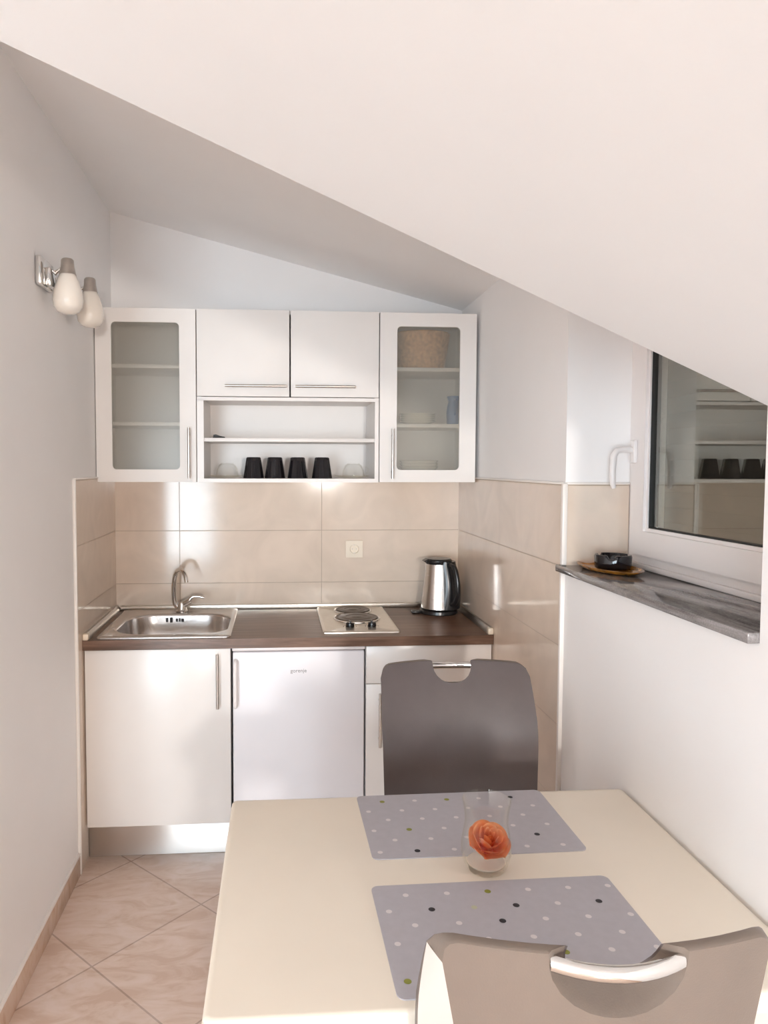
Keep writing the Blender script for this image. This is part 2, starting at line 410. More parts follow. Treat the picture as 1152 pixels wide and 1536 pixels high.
# tiling
struct('wall_tiling', MB().box(.008, W-.008, -.008, 0, 0, 1.497), M['tile_x'])['kind'] = 'structure'
struct('wall_tiling', MB().box(0, .008, -.672, 0, 0, 1.499), M['tile_y'])
struct('wall_tiling', MB().box(W-.008, W, YJ0+.004, 0, 0, 1.499), M['tile_y'])
struct('wall_tiling', MB().box(W, WINX-.004, YJ0-.008, YJ0, ZS, 1.499), M['tile_x'])
struct('trim_1', MB().box(0, .012, -.684, -.672, .0, 1.503, .003), M['trim'])
struct('trim_2', MB().box(W-.012, W+.004, YJ0-.008, YJ0+.006, 0, ZS-.022, .003).box(W-.012, W+.004, YJ0-.012, YJ0+.006, ZS, 1.503, .003), M['trim'])
struct('trim_3', MB().box(W-.011, W, YJ0+.006, -.012, 1.499, 1.506, .002).box(W, WINX-.002, YJ0-.011, YJ0, 1.499, 1.506, .002).box(0, .011, -.672, 0, 1.499, 1.506, .002), M['trim'])
struct('baseboard_left', MB().box(0, .009, LE, -.686, 0, .078, .001), M['skirting'])
struct('trim_4', MB().box(0, .0105, LE, -.686, .078, .086, .002), M['trim'])
struct('baseboard_right', MB().box(W-.009, W, ROOM_B, YJ0-.02, 0, .078, .001), M['skirting'])

# ------------------------------------------------------------------ window in its niche
wz0, wz1 = ZS+.004, 2.118
fr = MB()
fr.frame((YJ1, YJ0, wz0, wz1), (YJ1+.05, YJ0-.05, wz0+.05, wz1-.05), 'x', WINX, WINX+.06, .004, 2)
win = struct('window_1', fr, M['pvc'])
sa = MB()
sa.frame((YJ1+.042, YJ0-.042, wz0+.038, wz1-.038), (YJ1+.118, YJ0-.122, wz0+.108, wz1-.11), 'x', WINX-.018, WINX+.045, .004, 2)
sa.frame((YJ1+.112, YJ0-.116, wz0+.102, wz1-.104), (YJ1+.128, YJ0-.132, wz0+.118, wz1-.12), 'x', WINX-.010, WINX+.02, .003, 2)
obj('sash', sa, M['pvc'], win)
obj('gasket', MB().frame((YJ1+.122, YJ0-.126, wz0+.112, wz1-.114), (YJ1+.131, YJ0-.135, wz0+.121, wz1-.123), 'x', WINX-.006, WINX+.02, .002, 2), M['gasket'], win)
obj('window_pane', MB().box(WINX+.002, WINX+.008, YJ1+.12, YJ0-.124, wz0+.11, wz1-.112), M['winglass'], win)
sh = MB()
for k in range(19): sh.box(WINX+.10, WINX+.112, YJ1-.01, YJ0+.01, ZS-.01+k*.0465, ZS+.040+k*.0465, .004); sh.box(WINX+.104, WINX+.110, YJ1-.01, YJ0+.01, ZS+.028+k*.0465, ZS+.046+k*.0465)
obj('roller_shutter', sh, M['shutter'], win)
hd = MB(); hy, hz = YJ0-.07, 1.598
hd.box(WINX-.030, WINX-.018, hy-.014, hy+.014, hz-.034, hz+.034, .005)
hd.tube([(WINX-.028, hy, hz+.005), (WINX-.058, hy, hz+.006), (WINX-.075, hy, hz+.002), (WINX-.084, hy, hz-.012), (WINX-.087, hy, hz-.05), (WINX-.086, hy, hz-.095), (WINX-.082, hy, hz-.108)], [.009, .009, .009, .0095, .009, .008, .006], 12)
obj('window_handle', hd, M['pvc'], win)
obj('window_sill', MB().box(W-.022, WINX+.055, YJ1+.002, YJ0+.016, ZS-.0215, ZS, .004), M['granite'], win)
obj('sill_upstand', MB().box(WINX-.012, WINX, YJ1+.004, YJ0-.004, ZS, ZS+.016, .003), M['pvc'], win)

# balcony door behind the photographer
dr = MB()
dr.frame((DX0, DX1, 0.002, DZ), (DX0+.06, DX1-.06, .06, DZ-.06), 'y', ROOM_B-.11, ROOM_B-.03, .004, 2)
door = struct('door_1', dr, M['pvc'])
mx = -1.2
obj('door_mullion', MB().box(mx-.05, mx+.05, ROOM_B-.11, ROOM_B-.03, .06, DZ-.06), M['pvc'], door)
for a, b in ((DX0+.055, mx-.045), (mx+.045, DX1-.055)):
    obj('door_pane', MB().box(a, b, ROOM_B-.074, ROOM_B-.068, .055, DZ-.055), M['doorglass'], door)

# ------------------------------------------------------------------ wall cabinets
ZB, ZT = 1.483, 2.206
T = .016
def carcass(x0, x1, z0, z1, y0, y1, back=True):
    m = MB(); m.box(x0, x0+T, y0, y1, z0, z1).box(x1-T, x1, y0, y1, z0, z1).box(x0+T, x1-T, y0, y1, z0, z0+T).box(x0+T, x1-T, y0, y1, z1-T, z1)
    if back: m.box(x0+T, x1-T, y1-.006, y1, z0+T, z1-T)
    return m
def glass_cabinet(x0, x1, gx0, gx1, hx, side, label):
    c = thing('wall_cabinet', label, 'cabinet', (x0, 0, ZB))
    yb = -.011; yf = -DU+.018
    obj('body', carcass(x0+.001, x1-.001, ZB+.001, ZT-.001, yf, yb), [M['carcass']], c)
    for z in (1.968, 1.728): obj('shelf', MB().box(x0+T+.002, x1-T-.002, yf-.002, yb-.008, z-.008, z+.008, .001), M['carcass'], c)
    d = MB().frame((x0+.0015, x1-.0015, ZB+.002, ZT-.002), (gx0, gx1, 1.537, 2.147), 'y', -DU, -DU+.0165, .018, 8)
    dd = obj('door', d, M['flap'], c)
    obj('frosted_pane', MB().box(gx0-.008, gx1+.008, -DU+.0085, -DU+.0125, 1.529, 2.155), [M['frosted'], M['clear']], dd)
    for f_ in dd.children[0].data.polygons: f_.material_index = 0 if f_.normal.y < -.5 else 1
    h = MB(); bar_handle(h, (hx, -DU, 1.50), (hx, -DU, 1.712), (0, -.022, 0), .0055)
    obj('handle', h, M['satin'], dd)
    return c
cabL = glass_cabinet(.003, .417, .07, .348, .387, 1, 'white wall cabinet with an empty frosted glass door, left above the sink')
cabR = glass_cabinet(1.190, 1.610, 1.265, 1.537, 1.2455, -1, 'white wall cabinet with frosted glass door and stored crockery, right above the kettle')
c = thing('wall_cabinet', 'white middle wall cabinet with two flap doors above an open shelf of cups', 'cabinet', (.419, 0, ZB))
X0, X1 = .419, 1.188
yb, yf = -.011, -DU+.003
cb = MB()
cb.box(X0, .447, yf, yb, ZB, 1.832).box(1.171, X1, yf, yb, ZB, 1.832).box(.447, 1.171, yf, yb, ZB, 1.499).box(X0, X1, -DU+.018, yb, 1.832, 1.843)
cb.box(X0, X1, yf, -DU+.018, 1.827, 1.8415)
cb.box(X0, X0+T, -DU+.018, yb, 1.843, ZT).box(X1-T, X1, -DU+.018, yb, 1.843, ZT).box(X0+T, X1-T, -DU+.018, yb, ZT-T, ZT).box(.447, 1.171, yb-.006, yb, 1.499, 1.832).box(X0+T, X1-T, yb-.006, yb, 1.843, ZT-T)
obj('body', cb, M['carcass'], c)
obj('shelf', MB().box(.447, 1.171, -DU+.012, yb-.006, 1.655, 1.671, .001), M['carcass'], c)
for a, b, h0, h1 in ((X0+.001, .8065, .538, .794), (.8125, X1-.001, .832, 1.084)):
    d = obj('door', MB().box(a, b, -DU, -DU+.0165, 1.8445, ZT-.001, .0015), M['flap'], c)
    h = MB(); bar_handle(h, (h0, -DU, 1.887), (h1, -DU, 1.887), (0, -.022, 0), .0055)
    obj('handle', h, M['satin'], d)

# ------------------------------------------------------------------ contents of the wall cabinets
def tumbler_mesh():
    m = MB(); R0, R1, H = .0455, .0315, .091
    prof = [(.001, H), (R1-.004, H), (R1, H-.003)] + [(R1+(R0-R1)*k/6, (H-.003)*(1-k/6)+.0008*k/6) for k in range(1, 7)] + [(R0-.003, 0), (R0-.0035, .001)] + [(R1-.003, H-.006), (.001, H-.006)]
    seg = 48; rings = []
    for i, (r, z) in enumerate(prof):
        rings.append([((r - (.002 if 2 <= i <= 7 and j % 4 < 2 else 0))*math.cos(2*PI*j/seg), (r - (.002 if 2 <= i <= 7 and j % 4 < 2 else 0))*math.sin(2*PI*j/seg), z) for j in range(seg)])
    m.loops(rings, True, (True, True)); return m
tl = ['black ribbed tumbler upside down, first from the left, beside the clear glass cup', 'black ribbed tumbler upside down, second from the left in the row', 'black ribbed tumbler upside down, third from the left in the row', 'black ribbed tumbler upside down, rightmost, standing apart with a gap']
ZO = 1.4995; TY = -.255
tum = None
for k, x in enumerate((.6525, .745, .843, .949)):
    if k == 0:
        tum = obj('tumbler', tumbler_mesh(), M['blackglaze']); tum.location = (x, TY, ZO); tag(tum, tl[0], 'cup', 'black tumblers on the open shelf')
    else:
        o = copy_tree(tum, (x, TY+.004*((k*7) % 3-1), ZO), .3*k, tl[k])
sau = obj('saucer', MB().lathe([(.001, .002), (.035, .0), (.052, .004), (.076, .010), (.078, .012), (.075, .0125), (.050, .0065), (.034, .0035), (.001, .0035)], (0, 0, 0), 40, (True, True)), M['thinglass'])
sau.location = (.532, TY+.015, ZO); tag(sau, 'clear glass saucer under the upturned cup at the left end of the open shelf', 'saucer', 'glass saucers on the open shelf')
copy_tree(sau, (1.083, TY+.015, ZO), 0, 'clear glass saucer under the upturned cup at the right end of the open shelf')
cup = thing('glass_cup', 'clear glass cup turned upside down on the left saucer', 'cup', (.538, TY+.015, ZO+.0040), 'glass cups on the open shelf')
H = .063
obj('bowl', MB().lathe([(.0485, 0), (.049, .002), (.0485, .012), (.045, .034), (.036, .053), (.027, .060), (.026, H), (.001, H), (.001, H-.004), (.024, H-.005), (.033, .051), (.042, .033), (.0458, .012), (.0462, .001)], (0, 0, 0), 36, (False, False)), M['thinglass'], cup, local=True)
obj('cup_handle', MB().tube([(.030, -.034, .046), (.040, -.046, .046), (.045, -.054, .036), (.044, -.053, .024), (.036, -.040, .016)], .003, 8), M['thinglass'], cup, local=True)
copy_tree(cup, (1.088, TY+.015, ZO+.004), 1.1, 'clear glass cup turned upside down on the right saucer')
pg = MB()
pg.box(.479, .530, -.262, -.248, 1.6715, 1.677, .0015); pg.prism([(.481, 1.677), (.481, 1.686), (.492, 1.688), (.512, 1.681), (.530, 1.6775), (.530, 1.677)], 'y', -.262, -.248)
tag(obj('clip', pg, M['gasket']), 'small black clip lying at the left of the bare upper shelf', 'clip')
# right cabinet
bk = MB().lathe([(.001, 0), (.098, 0), (.105, .004), (.124, .12), (.129, .155), (.132, .160), (.129, .164), (.124, .159), (.118, .12), (.098, .008), (.001, .008)], (1.395, -.167, 1.9765), 40, (True, True))
tag(obj('tan_bowl', bk, M['tan']), 'tall tan bowl behind frosted glass on the top shelf', 'bowl')
pl = None
for k in range(5):
    prof = [(.001, .003), (.045, .0), (.052, .004), (.078, .012), (.080, .014), (.076, .0145), (.050, .0075), (.001, .0065)]
    lab = ['bottom plate of the white stack on the middle shelf behind frosted glass', 'second plate from the bottom of the white middle shelf stack', 'middle plate of the white middle shelf stack', 'second plate from the top of the white middle shelf stack', 'top plate of the white stack on the middle shelf behind frosted glass'][k]
    if pl is None:
        pl = obj('plate', MB().lathe(prof, (0, 0, 0), 36, (True, True)), M['china']); pl.location = (1.375, -.215, 1.7365); tag(pl, lab, 'plate', 'white plates on the middle shelf')
    else: copy_tree(pl, (1.375, -.215, 1.7365+k*.0085), 0, lab)
bl = None
for k in range(3):
    lab = ['lowest of the three pale bowls at the bottom behind frosted glass', 'middle one of the three pale bowls at the bottom behind frosted glass', 'uppermost of the three pale bowls at the bottom behind frosted glass'][k]
    if bl is None:
        bl = obj('bowl', MB().lathe([(.001, 0), (.045, 0), (.047, .006), (.072, .03), (.085, .05), (.087, .051), (.083, .052), (.068, .032), (.04, .010), (.001, .009)], (0, 0, 0), 36, (True, True)), M['china']); bl.location = (1.385, -.205, 1.5015); tag(bl, lab, 'bowl', 'pale bowls on the bottom shelf')
    else: copy_tree(bl, (1.385, -.205, 1.5015+k*.0125), 0, lab)
jg = thing('blue_jug', 'small blue jug at the right edge of the middle shelf behind frosted glass', 'jug', (1.535, -.225, 1.7365))
obj('jug_body', MB().lathe([(.001, 0), (.026, 0), (.030, .006), (.032, .05), (.028, .085), (.024, .10), (.030, .125), (.028, .126), (.022, .10), (.026, .05), (.024, .008), (.001, .006)], (1.535, -.225, 1.7365), 28, (True, True)), M['blue'], jg)
obj('jug_handle', MB().tube([(1.535, -.255, 1.845), (1.535, -.275, 1.845), (1.535, -.283, 1.82), (1.535, -.275, 1.79), (1.535, -.253, 1.78)], .004, 8), M['blue'], jg)

# ------------------------------------------------------------------ worktop, sink, tap, hob
sink_in = (.10, .553, -.525, -.135)
wt = MB().frame((.009, W-.009, -D, -.009), (.085, .556, -.55, -.05), 'z', ZW-.038, ZW, .03, 6)
wk = thing('worktop', 'dark walnut laminate worktop with sink cut out along the kitchenette', 'worktop', (.8, -.3, ZW-.038))
obj('slab', wt, M['wood'], wk)
obj('rear_upstand', MB().box(.030, W-.030, -.026, -.0085, ZW, ZW+.022, .003), M['hob'], wk)
def side_up(xa, xb, x_in):
    m = MB(); m.prism([(xa, ZW), (xa, ZW+.024), (xa+(x_in-xa)*.45, ZW+.024), (x_in, ZW+.004), (x_in, ZW)], 'y', -D+.03, -.009)
    return m
obj('side_upstand', side_up(.0085, .03, .029), M['satin'], wk)
obj('side_upstand', side_up(W-.0085, W-.03, W-.029), M['satin'], wk)
for xa, xb in ((.0085, .030), (W-.030, W-.0085)): obj('end_cap', MB().box(xa, xb, -D+.002, -D+.030, ZW, ZW+.026, .004), M['socket'], wk)

sk = thing('sink', 'stainless steel inset sink with rounded bowl in the walnut worktop', 'sink', (.32, -.32, ZW))
SX0, SX1, SY0, SY1 = .052, .572, -.588, -.030
def rrect(u0, u1, v0, v1, r, z, n=8):
    pts = []
    for cx, cy, a0 in ((u1-r, v1-r, 0), (u0+r, v1-r, PI/2), (u0+r, v0+r, PI), (u1-r, v0+r, 1.5*PI)):
        for k in range(n+1):
            t = a0+PI/2*k/n; pts.append((cx+r*math.cos(t), cy+r*math.sin(t), z))
    return pts
def ins(o, d, r, z): return rrect(o[0]+d, o[1]-d, o[2]+d, o[3]-d, r, z)
So = (SX0, SX1, SY0, SY1); Si = sink_in
rim = MB()
rim.loops([ins(So, 0, .02, ZW+.0004), ins(So, 0, .02, ZW+.004), ins(So, .004, .018, ZW+.0075), ins(So, .012, .016, ZW+.0085), ins(So, .020, .014, ZW+.0055), ins(Si, -.016, .13, ZW+.005), ins(Si, -.008, .125, ZW+.0045), ins(Si, -.002, .12, ZW+.001), ins(Si, 0, .118, ZW-.006)])
obj('rim', rim, M['steel'], sk, ang=60)
bw = MB()
bw.loops([ins(Si, 0, .118, ZW-.006), ins(Si, .004, .116, ZW-.05), ins(Si, .012, .11, ZW-.125), ins(Si, .026, .10, ZW-.145), ins(Si, .05, .09, ZW-.150), ins(Si, .14, .05, ZW-.152)], True, (False, True))
bo = obj('bowl', bw, M['steel'], sk, ang=60)
obj('drain', MB().lathe([(.001, 0), (.03, 0), (.036, .002), (.038, 0)], (.325, -.33, ZW-.1515), 28, (True, False)), M['chrome'], bo)
st = MB()
for x0, x1, z0, z1, mi in ((.254, .264, -.031, -.012, 0), (.272, .284, -.033, -.011, 0), (.298, .308, -.030, -.016, 0), (.311, .319, -.030, -.014, 0), (.322, .334, -.031, -.016, 0)):
    st.box(x0, x1, -.1405, -.1375, ZW+z0, ZW+z1)
obj('sticker', st, M['darkmark'], bo)

fa = thing('mixer_tap', 'chrome swan neck mixer tap on the rear ledge of the sink', 'tap', (.318, -.085, ZW+.006))
fx, fy, fz = .318, -.085, ZW+.006
bd = MB(); bd.lathe([(.001, 0), (.027, 0), (.027, .004), (.023, .008), (.021, .012), (.021, .036), (.018, .043), (.001, .045)], (fx, fy, fz), 28)
bd.tube([(fx, fy, fz+.030), (fx+.022, fy-.006, fz+.040), (fx+.040, fy-.010, fz+.052)], [.016, .017, .015], 18)
obj('tap_body', bd, M['chrome'], fa)
sp = [(fx-.016, fy, fz+.02), (fx-.029, fy-.002, fz+.036), (fx-.034, fy-.004, fz+.075), (fx-.033, fy-.010, fz+.125), (fx-.024, fy-.026, fz+.170), (fx-.010, fy-.052, fz+.196), (fx+.008, fy-.084, fz+.203), (fx+.026, fy-.116, fz+.194), (fx+.036, fy-.134, fz+.175), (fx+.040, fy-.140, fz+.155)]
def smooth(P, k=5):
    P = [Vector(p) for p in P]; out = []
    for i in range(len(P)-1):
        p0, p1, p2, p3 = P[max(i-1, 0)], P[i], P[i+1], P[min(i+2, len(P)-1)]
        for j in range(k):
            t = j/k; out.append(.5*((2*p1)+(p2-p0)*t+(2*p0-5*p1+4*p2-p3)*t*t+(3*p1-p0-3*p2+p3)*t**3))
    out.append(P[-1]); return out
pth = smooth(sp)
so = obj('spout', MB().tube(pth, [.0125-.0035*i/(len(pth)-1) for i in range(len(pth))], 16), M['chrome'], fa)
lv = MB().tube(smooth([(fx+.034, fy-.010, fz+.050), (fx+.050, fy-.012, fz+.068), (fx+.075, fy-.014, fz+.070), (fx+.105, fy-.016, fz+.064)]), [.010, .010, .0095, .009, .0085, .008, .0075, .007, .007, .0065, .0065, .006, .006, .006, .0055, .005], 12)
obj('lever', lv, M['chrome'], fa)

hb = thing('hob', 'steel two plate electric hob set in the walnut worktop', 'hob', (1.093, -.29, ZW))
HX0, HX1, HY0, HY1 = .938, 1.250, -.552, -.036
hp = MB(); Ho = (HX0, HX1, HY0, HY1)
hp.loops([ins(Ho, 0, .008, ZW+.0004), ins(Ho, 0, .008, ZW+.005), ins(Ho, .003, .007, ZW+.009), ins(Ho, .012, .006, ZW+.0095), ins(Ho, .018, .006, ZW+.0065), ins(Ho, .10, .004, ZW+.006)], True, (False, True))
obj('hob_top', hp, M['hob'], hb, ang=60)
for cx, cy, r in ((1.100, -.125, .077), (1.100, -.292, .092)):
    pr = [(.001, .010), (r*.22, .010), (r*.25, .0085), (r*.5, .0085), (r*.52, .010), (r*.70, .010), (r*.72, .0088), (r*.92, .0088), (r*.95, .010), (r, .009), (r+.001, .003), (r+.008, .003), (r+.009, 0)]
    p = obj('hotplate', MB().lathe(pr, (cx, cy, ZW+.006), 40, (True, False)), M['cast'], hb)
    obj('trim_ring', MB().lathe([(r+.001, .002), (r+.004, .0055), (r+.010, .004), (r+.011, 0)], (cx, cy, ZW+.006), 40), M['chrome'], p)
for kx in (1.056, 1.148):
    kb = MB(); kb.lathe([(.001, .017), (.013, .017), (.0165, .014), (.018, .003), (.018, 0)], (kx, -.445, ZW+.006), 24, (True, False)); kb.box(kx-.004, kx+.004, -.463, -.427, ZW+.019, ZW+.030, .002)
    obj('knob', kb, M['black'], hb)
for kx in (1.056, 1.148):
    sc_ = MB()
    for a in range(-4, 5):
        t = PI/2+a*.42; sc_.box(kx+.027*math.cos(t)-.0022, kx+.027*math.cos(t)+.0022, -.445+.027*math.sin(t)-.0022, -.445+.027*math.sin(t)+.0022, ZW+.006, ZW+.0064)
    obj('dial_marks', sc_, M['darkmark'], hb)

# ------------------------------------------------------------------ kettle
KX, KY = 1.492, -.155
kt = thing('kettle', 'brushed steel kettle with black handle on its base by the right wall', 'kettle', (KX, KY, ZW))
obj('power_base', MB().lathe([(.001, 0), (.085, 0), (.088, .004), (.086, .016), (.074, .021), (.001, .021)], (KX, KY, ZW), 36, (True, True)).box(KX-.125, KX-.07, KY-.02, KY+.02, ZW, ZW+.012, .005), M['black'], kt)
H0 = ZW+.022
bodyp = [(.001, 0), (.076, 0), (.079, .004), (.078, .012), (.0742, .05), (.0685, .11), (.0625, .165), (.0580, .205), (.0570, .212), (.001, .212)]
obj('kettle_body', MB().lathe(bodyp, (KX, KY, H0), 48, (True, True)), M['kettlesteel'], kt)
ld = MB().lathe([(.058, .205), (.0605, .209), (.0605, .222), (.055, .229), (.001, .231)], (KX, KY, H0), 40, (True, True))
ld.prism([(KX-.074, H0+.218), (KX-.050, H0+.203), (KX-.036, H0+.225), (KX-.055, H0+.229)], 'y', KY-.022, KY+.022)
obj('lid', ld, M['black'], kt)
# broad black handle shell wrapping the front right of the body
a0, a1 = -1.42, .75
def shell(off, u, v):
    a = a0+(a1-a0)*u; z = .004+.214*v; r = .0790-.0208*max(0, (z-.01)/.2)
    bulge = .030*math.sin(PI*u)**.8*(.55+.45*math.sin(PI*min(1, v*1.05)))
    r = r + (off*.002 if off < 1 else .002+bulge)
    return (KX+r*math.cos(a), KY+r*math.sin(a), H0+z)
nu, nv = 18, 14
hs = MB()
rings = []
for i in range(nu+1): rings.append([shell(1, i/nu, j/nv) for j in range(nv+1)] + [shell(0, i/nu, j/nv) for j in range(nv, -1, -1)])
hs.loops(rings, True, (True, True))
kh = obj('kettle_handle', hs, M['black'], kt)
gp = MB().tube(smooth([(KX+.037, KY-.070, H0+.205), (KX+.051, KY-.098, H0+.195), (KX+.059, KY-.112, H0+.15), (KX+.062, KY-.116, H0+.09), (KX+.055, KY-.102, H0+.045), (KX+.042, KY-.079, H0+.03)]), .011, 14)
obj('grip', gp, M['black'], kh)

# ------------------------------------------------------------------ socket
so_ = thing('wall_socket', 'cream plastic wall socket on the beige tiles above the hob', 'socket', (1.118, -.008, 1.161))
obj('faceplate', MB().frame((1.078, 1.158, 1.121, 1.201), (1.096, 1.140, 1.139, 1.183), 'y', -.019, -.008, .0219, 8), M['socket'], so_)
obj('insert', MB().lathe([(.022, -.019), (.0205, -.018), (.0195, -.010), (.001, -.010)], (1.118, 0, 1.161), 28, (False, True), 'y'), M['socket'], so_)
obj('contacts', MB().lathe([(.001, -.0108), (.0025, -.0108), (.0025, -.0095)], (1.1085, 0, 1.161), 10, (True, False), 'y').lathe([(.001, -.0108), (.0025, -.0108), (.0025, -.0095)], (1.1275, 0, 1.161), 10, (True, False), 'y').box(1.114, 1.122, -.018, -.010, 1.1400, 1.1425).box(1.114, 1.122, -.018, -.010, 1.1795, 1.182), M['satin'], so_)

# ------------------------------------------------------------------ base units
YF = -D+.012   # front face of doors
yc = YF+.018
def base_body(x0, x1, y0, y1, z0, z1):
    return MB().box(x0, x0+T, y0, y1, z0, z1).box(x1-T, x1, y0, y1, z0, z1).box(x0+T, x1-T, y0, y1, z0, z0+T).box(x0+T, x1-T, y1-.006, y1, z0+T, z1)
s1 = thing('sink_cabinet', 'glossy white base cabinet under the sink with one tall steel handle', 'cabinet', (.29, -.3, 0))
obj('body', base_body(.0095, .571, yc, -.012, .143, ZW-.039), M['carcass'], s1)
dd = obj('door', MB().box(.0135, .5715, YF, YF+.0175, .140, .8395, .0015), M['lacquer'], s1)
h = MB(); bar_handle(h, (.5225, YF, .608), (.5225, YF, .822), (0, -.024, 0), .006); obj('handle', h, M['satin'], dd)

s3 = thing('drawer_cabinet', 'glossy white base cabinet with a drawer above a door behind the chair', 'cabinet', (1.36, -.3, 0))
obj('body', base_body(1.106, 1.6165, yc, -.012, .143, ZW-.039), M['carcass'], s3)
dw = obj('drawer', MB().box(1.1065, 1.612, YF, YF+.0175, .690, .8395, .0015), M['lacquer'], s3)
h = MB(); bar_handle(h, (1.235, YF, .765), (1.485, YF, .765), (0, -.024, 0), .0055); obj('handle', h, M['satin'], dw)
dd = obj('door', MB().box(1.1065, 1.612, YF, YF+.0175, .140, .6865, .0015), M['lacquer'], s3)
h = MB(); bar_handle(h, (1.160, YF, .438), (1.160, YF, .655), (0, -.024, 0), .0055); obj('handle', h, M['satin'], dd)

f = thing('fridge', 'small white undercounter fridge between the two glossy base cabinets', 'fridge', (.838, -.3, 0))
obj('body', MB().box(.578, 1.101, -.53, -.03, .02, .822, .004), M['fridge_trim'], f)
obj('top_panel', MB().box(.578, 1.101, YF, -.03, .8285, .8415, .002), M['fridge_trim'], f)
fd = obj('door', MB().box(.580, 1.099, YF+.002, -.532, .142, .8235, .006, 3), M['fridge'], f)
h = MB().tube(smooth([(.591, YF+.004, .792), (.591, YF-.018, .789), (.591, YF-.026, .776), (.591, YF-.028, .70), (.591, YF-.026, .626), (.591, YF-.018, .613), (.591, YF+.004, .610)]), .0075, 12)
obj('handle', h, M['fridge_trim'], fd)
cu = bpy.data.curves.new('lettering', 'FONT'); cu.body = 'gorenje'; cu.size = .021; cu.extrude = .0006; cu.align_x = 'CENTER'
to = bpy.data.objects.new('lettering', cu); COL.objects.link(to); bpy.context.view_layer.update()
me = bpy.data.meshes.new_from_object(to.evaluated_get(bpy.context.evaluated_depsgraph_get()))
bpy.data.objects.remove(to); lm = MB(); lm.bm.from_mesh(me); bpy.data.meshes.remove(me)
bmesh.ops.transform(lm.bm, verts=lm.bm.verts, matrix=Matrix.Translation((.838, YF+.0015, .740)) @ Matrix.Rotation(PI/2, 4, 'X'))
lo = obj('nameplate', lm, M['logo'], fd)
pk = MB().box(.0095, 1.6165, -D+.055, -D+.067, .001, .1385, .001)
tag(obj('plinth', pk, M['plinth']), 'brushed aluminium plinth along the floor under the base cabinets', 'plinth')
# feet so the base units stand on the floor behind the plinth
for root, xs in ((s1, (.05, .53)), (s3, (1.15, 1.58))):
    for x in xs:
        for y in (-.46, -.08): obj('foot', MB().lathe([(.001, 0), (.022, 0), (.022, .01), (.014, .02), (.014, .143)], (x, y, 0), 14, (True, True)), M['black'], root)
for x in (.61, 1.07):
    for y in (-.48, -.08): obj('foot', MB().lathe([(.001, 0), (.018, 0), (.018, .021)], (x, y, 0), 14, (True, True)), M['black'], f)

# ------------------------------------------------------------------ wall lamps
def sconce(loc, label):
    s = thing('wall_lamp', label, 'lamp', loc, 'wall lamps by the cabinet')
    x, y, z = loc
    pm = MB().box(x, x+.020, y-.085, y+.047, z-.043, z+.047, .006); pm.box(x+.018, x+.040, y-.050, y+.020, z-.040, z+.020, .008)
    obj('wall_plate', pm, M['chrome'], s)
    obj('arm', MB().tube(smooth([(x+.030, y, z+.0), (x+.045, y-.004, z+.016), (x+.062, y-.008, z+.024), (x+.08, y-.010, z+.026)]), .006, 12), M['chrome'], s)
    c = (x+.080, y-.010, z)
    obj('socket_cap', MB().lathe([(.001, .056), (.016, .055), (.020, .050), (.0215, .030), (.026, .008), (.027, .004)], c, 28, (True, False)), M['satin'], s)
    sp = MB().lathe([(.020, .008), (.026, .004), (.036, -.018), (.0455, -.050), (.048, -.078), (.044, -.100), (.034, -.114), (.015, -.121), (.001, -.122)], c, 32, (True, True))
    obj('lamp_shade', sp, M['opal'], s)
    return s
l1 = sconce((0, -.975, 2.165), 'chrome wall lamp with opal glass shade, the nearer of two, square wall plate visible')
copy_tree(l1, (0, -.690, 2.175), 0, 'chrome wall lamp with opal glass shade, the farther one overlapping the cabinet corner')

# ------------------------------------------------------------------ table and what stands on it
TX0, TX1, TY0, TY1, TZ = .646, 1.618, -2.425, -1.712, .75
tb = thing('dining_table', 'cream rectangular dining table pushed against the right wall', 'table', ((TX0+TX1)/2, (TY0+TY1)/2, 0))
To = (TX0, TX1, TY0, TY1)
tp = MB(); tp.loops([ins(To, .010, .012, TZ-.034), ins(To, .001, .013, TZ-.031), ins(To, 0, .013, TZ-.014), ins(To, .003, .013, TZ-.010), ins(To, .002, .013, TZ-.005), ins(To, .005, .012, TZ-.001), ins(To, .012, .010, TZ)], True, (True, True))
obj('tabletop', tp, M['table'], tb, ang=50)
ap = MB().frame((TX0+.05, TX1-.05, TY0+.05, TY1-.05), (TX0+.07, TX1-.07, TY0+.07, TY1-.07), 'z', TZ-.11, TZ-.034, .002, 1)
obj('apron', ap, M['tablewood'], tb)
for x in (TX0+.075, TX1-.075):
    for y in (TY0+.075, TY1-.075):
        obj('leg', MB().loops([rrect(x-.018, x+.018, y-.018, y+.018, .004, 0, 2), rrect(x-.028, x+.028, y-.028, y+.028, .004, TZ-.12, 2), rrect(x-.028, x+.028, y-.028, y+.028, .004, TZ-.034, 2)], True, (True, True)), M['tablewood'], tb)

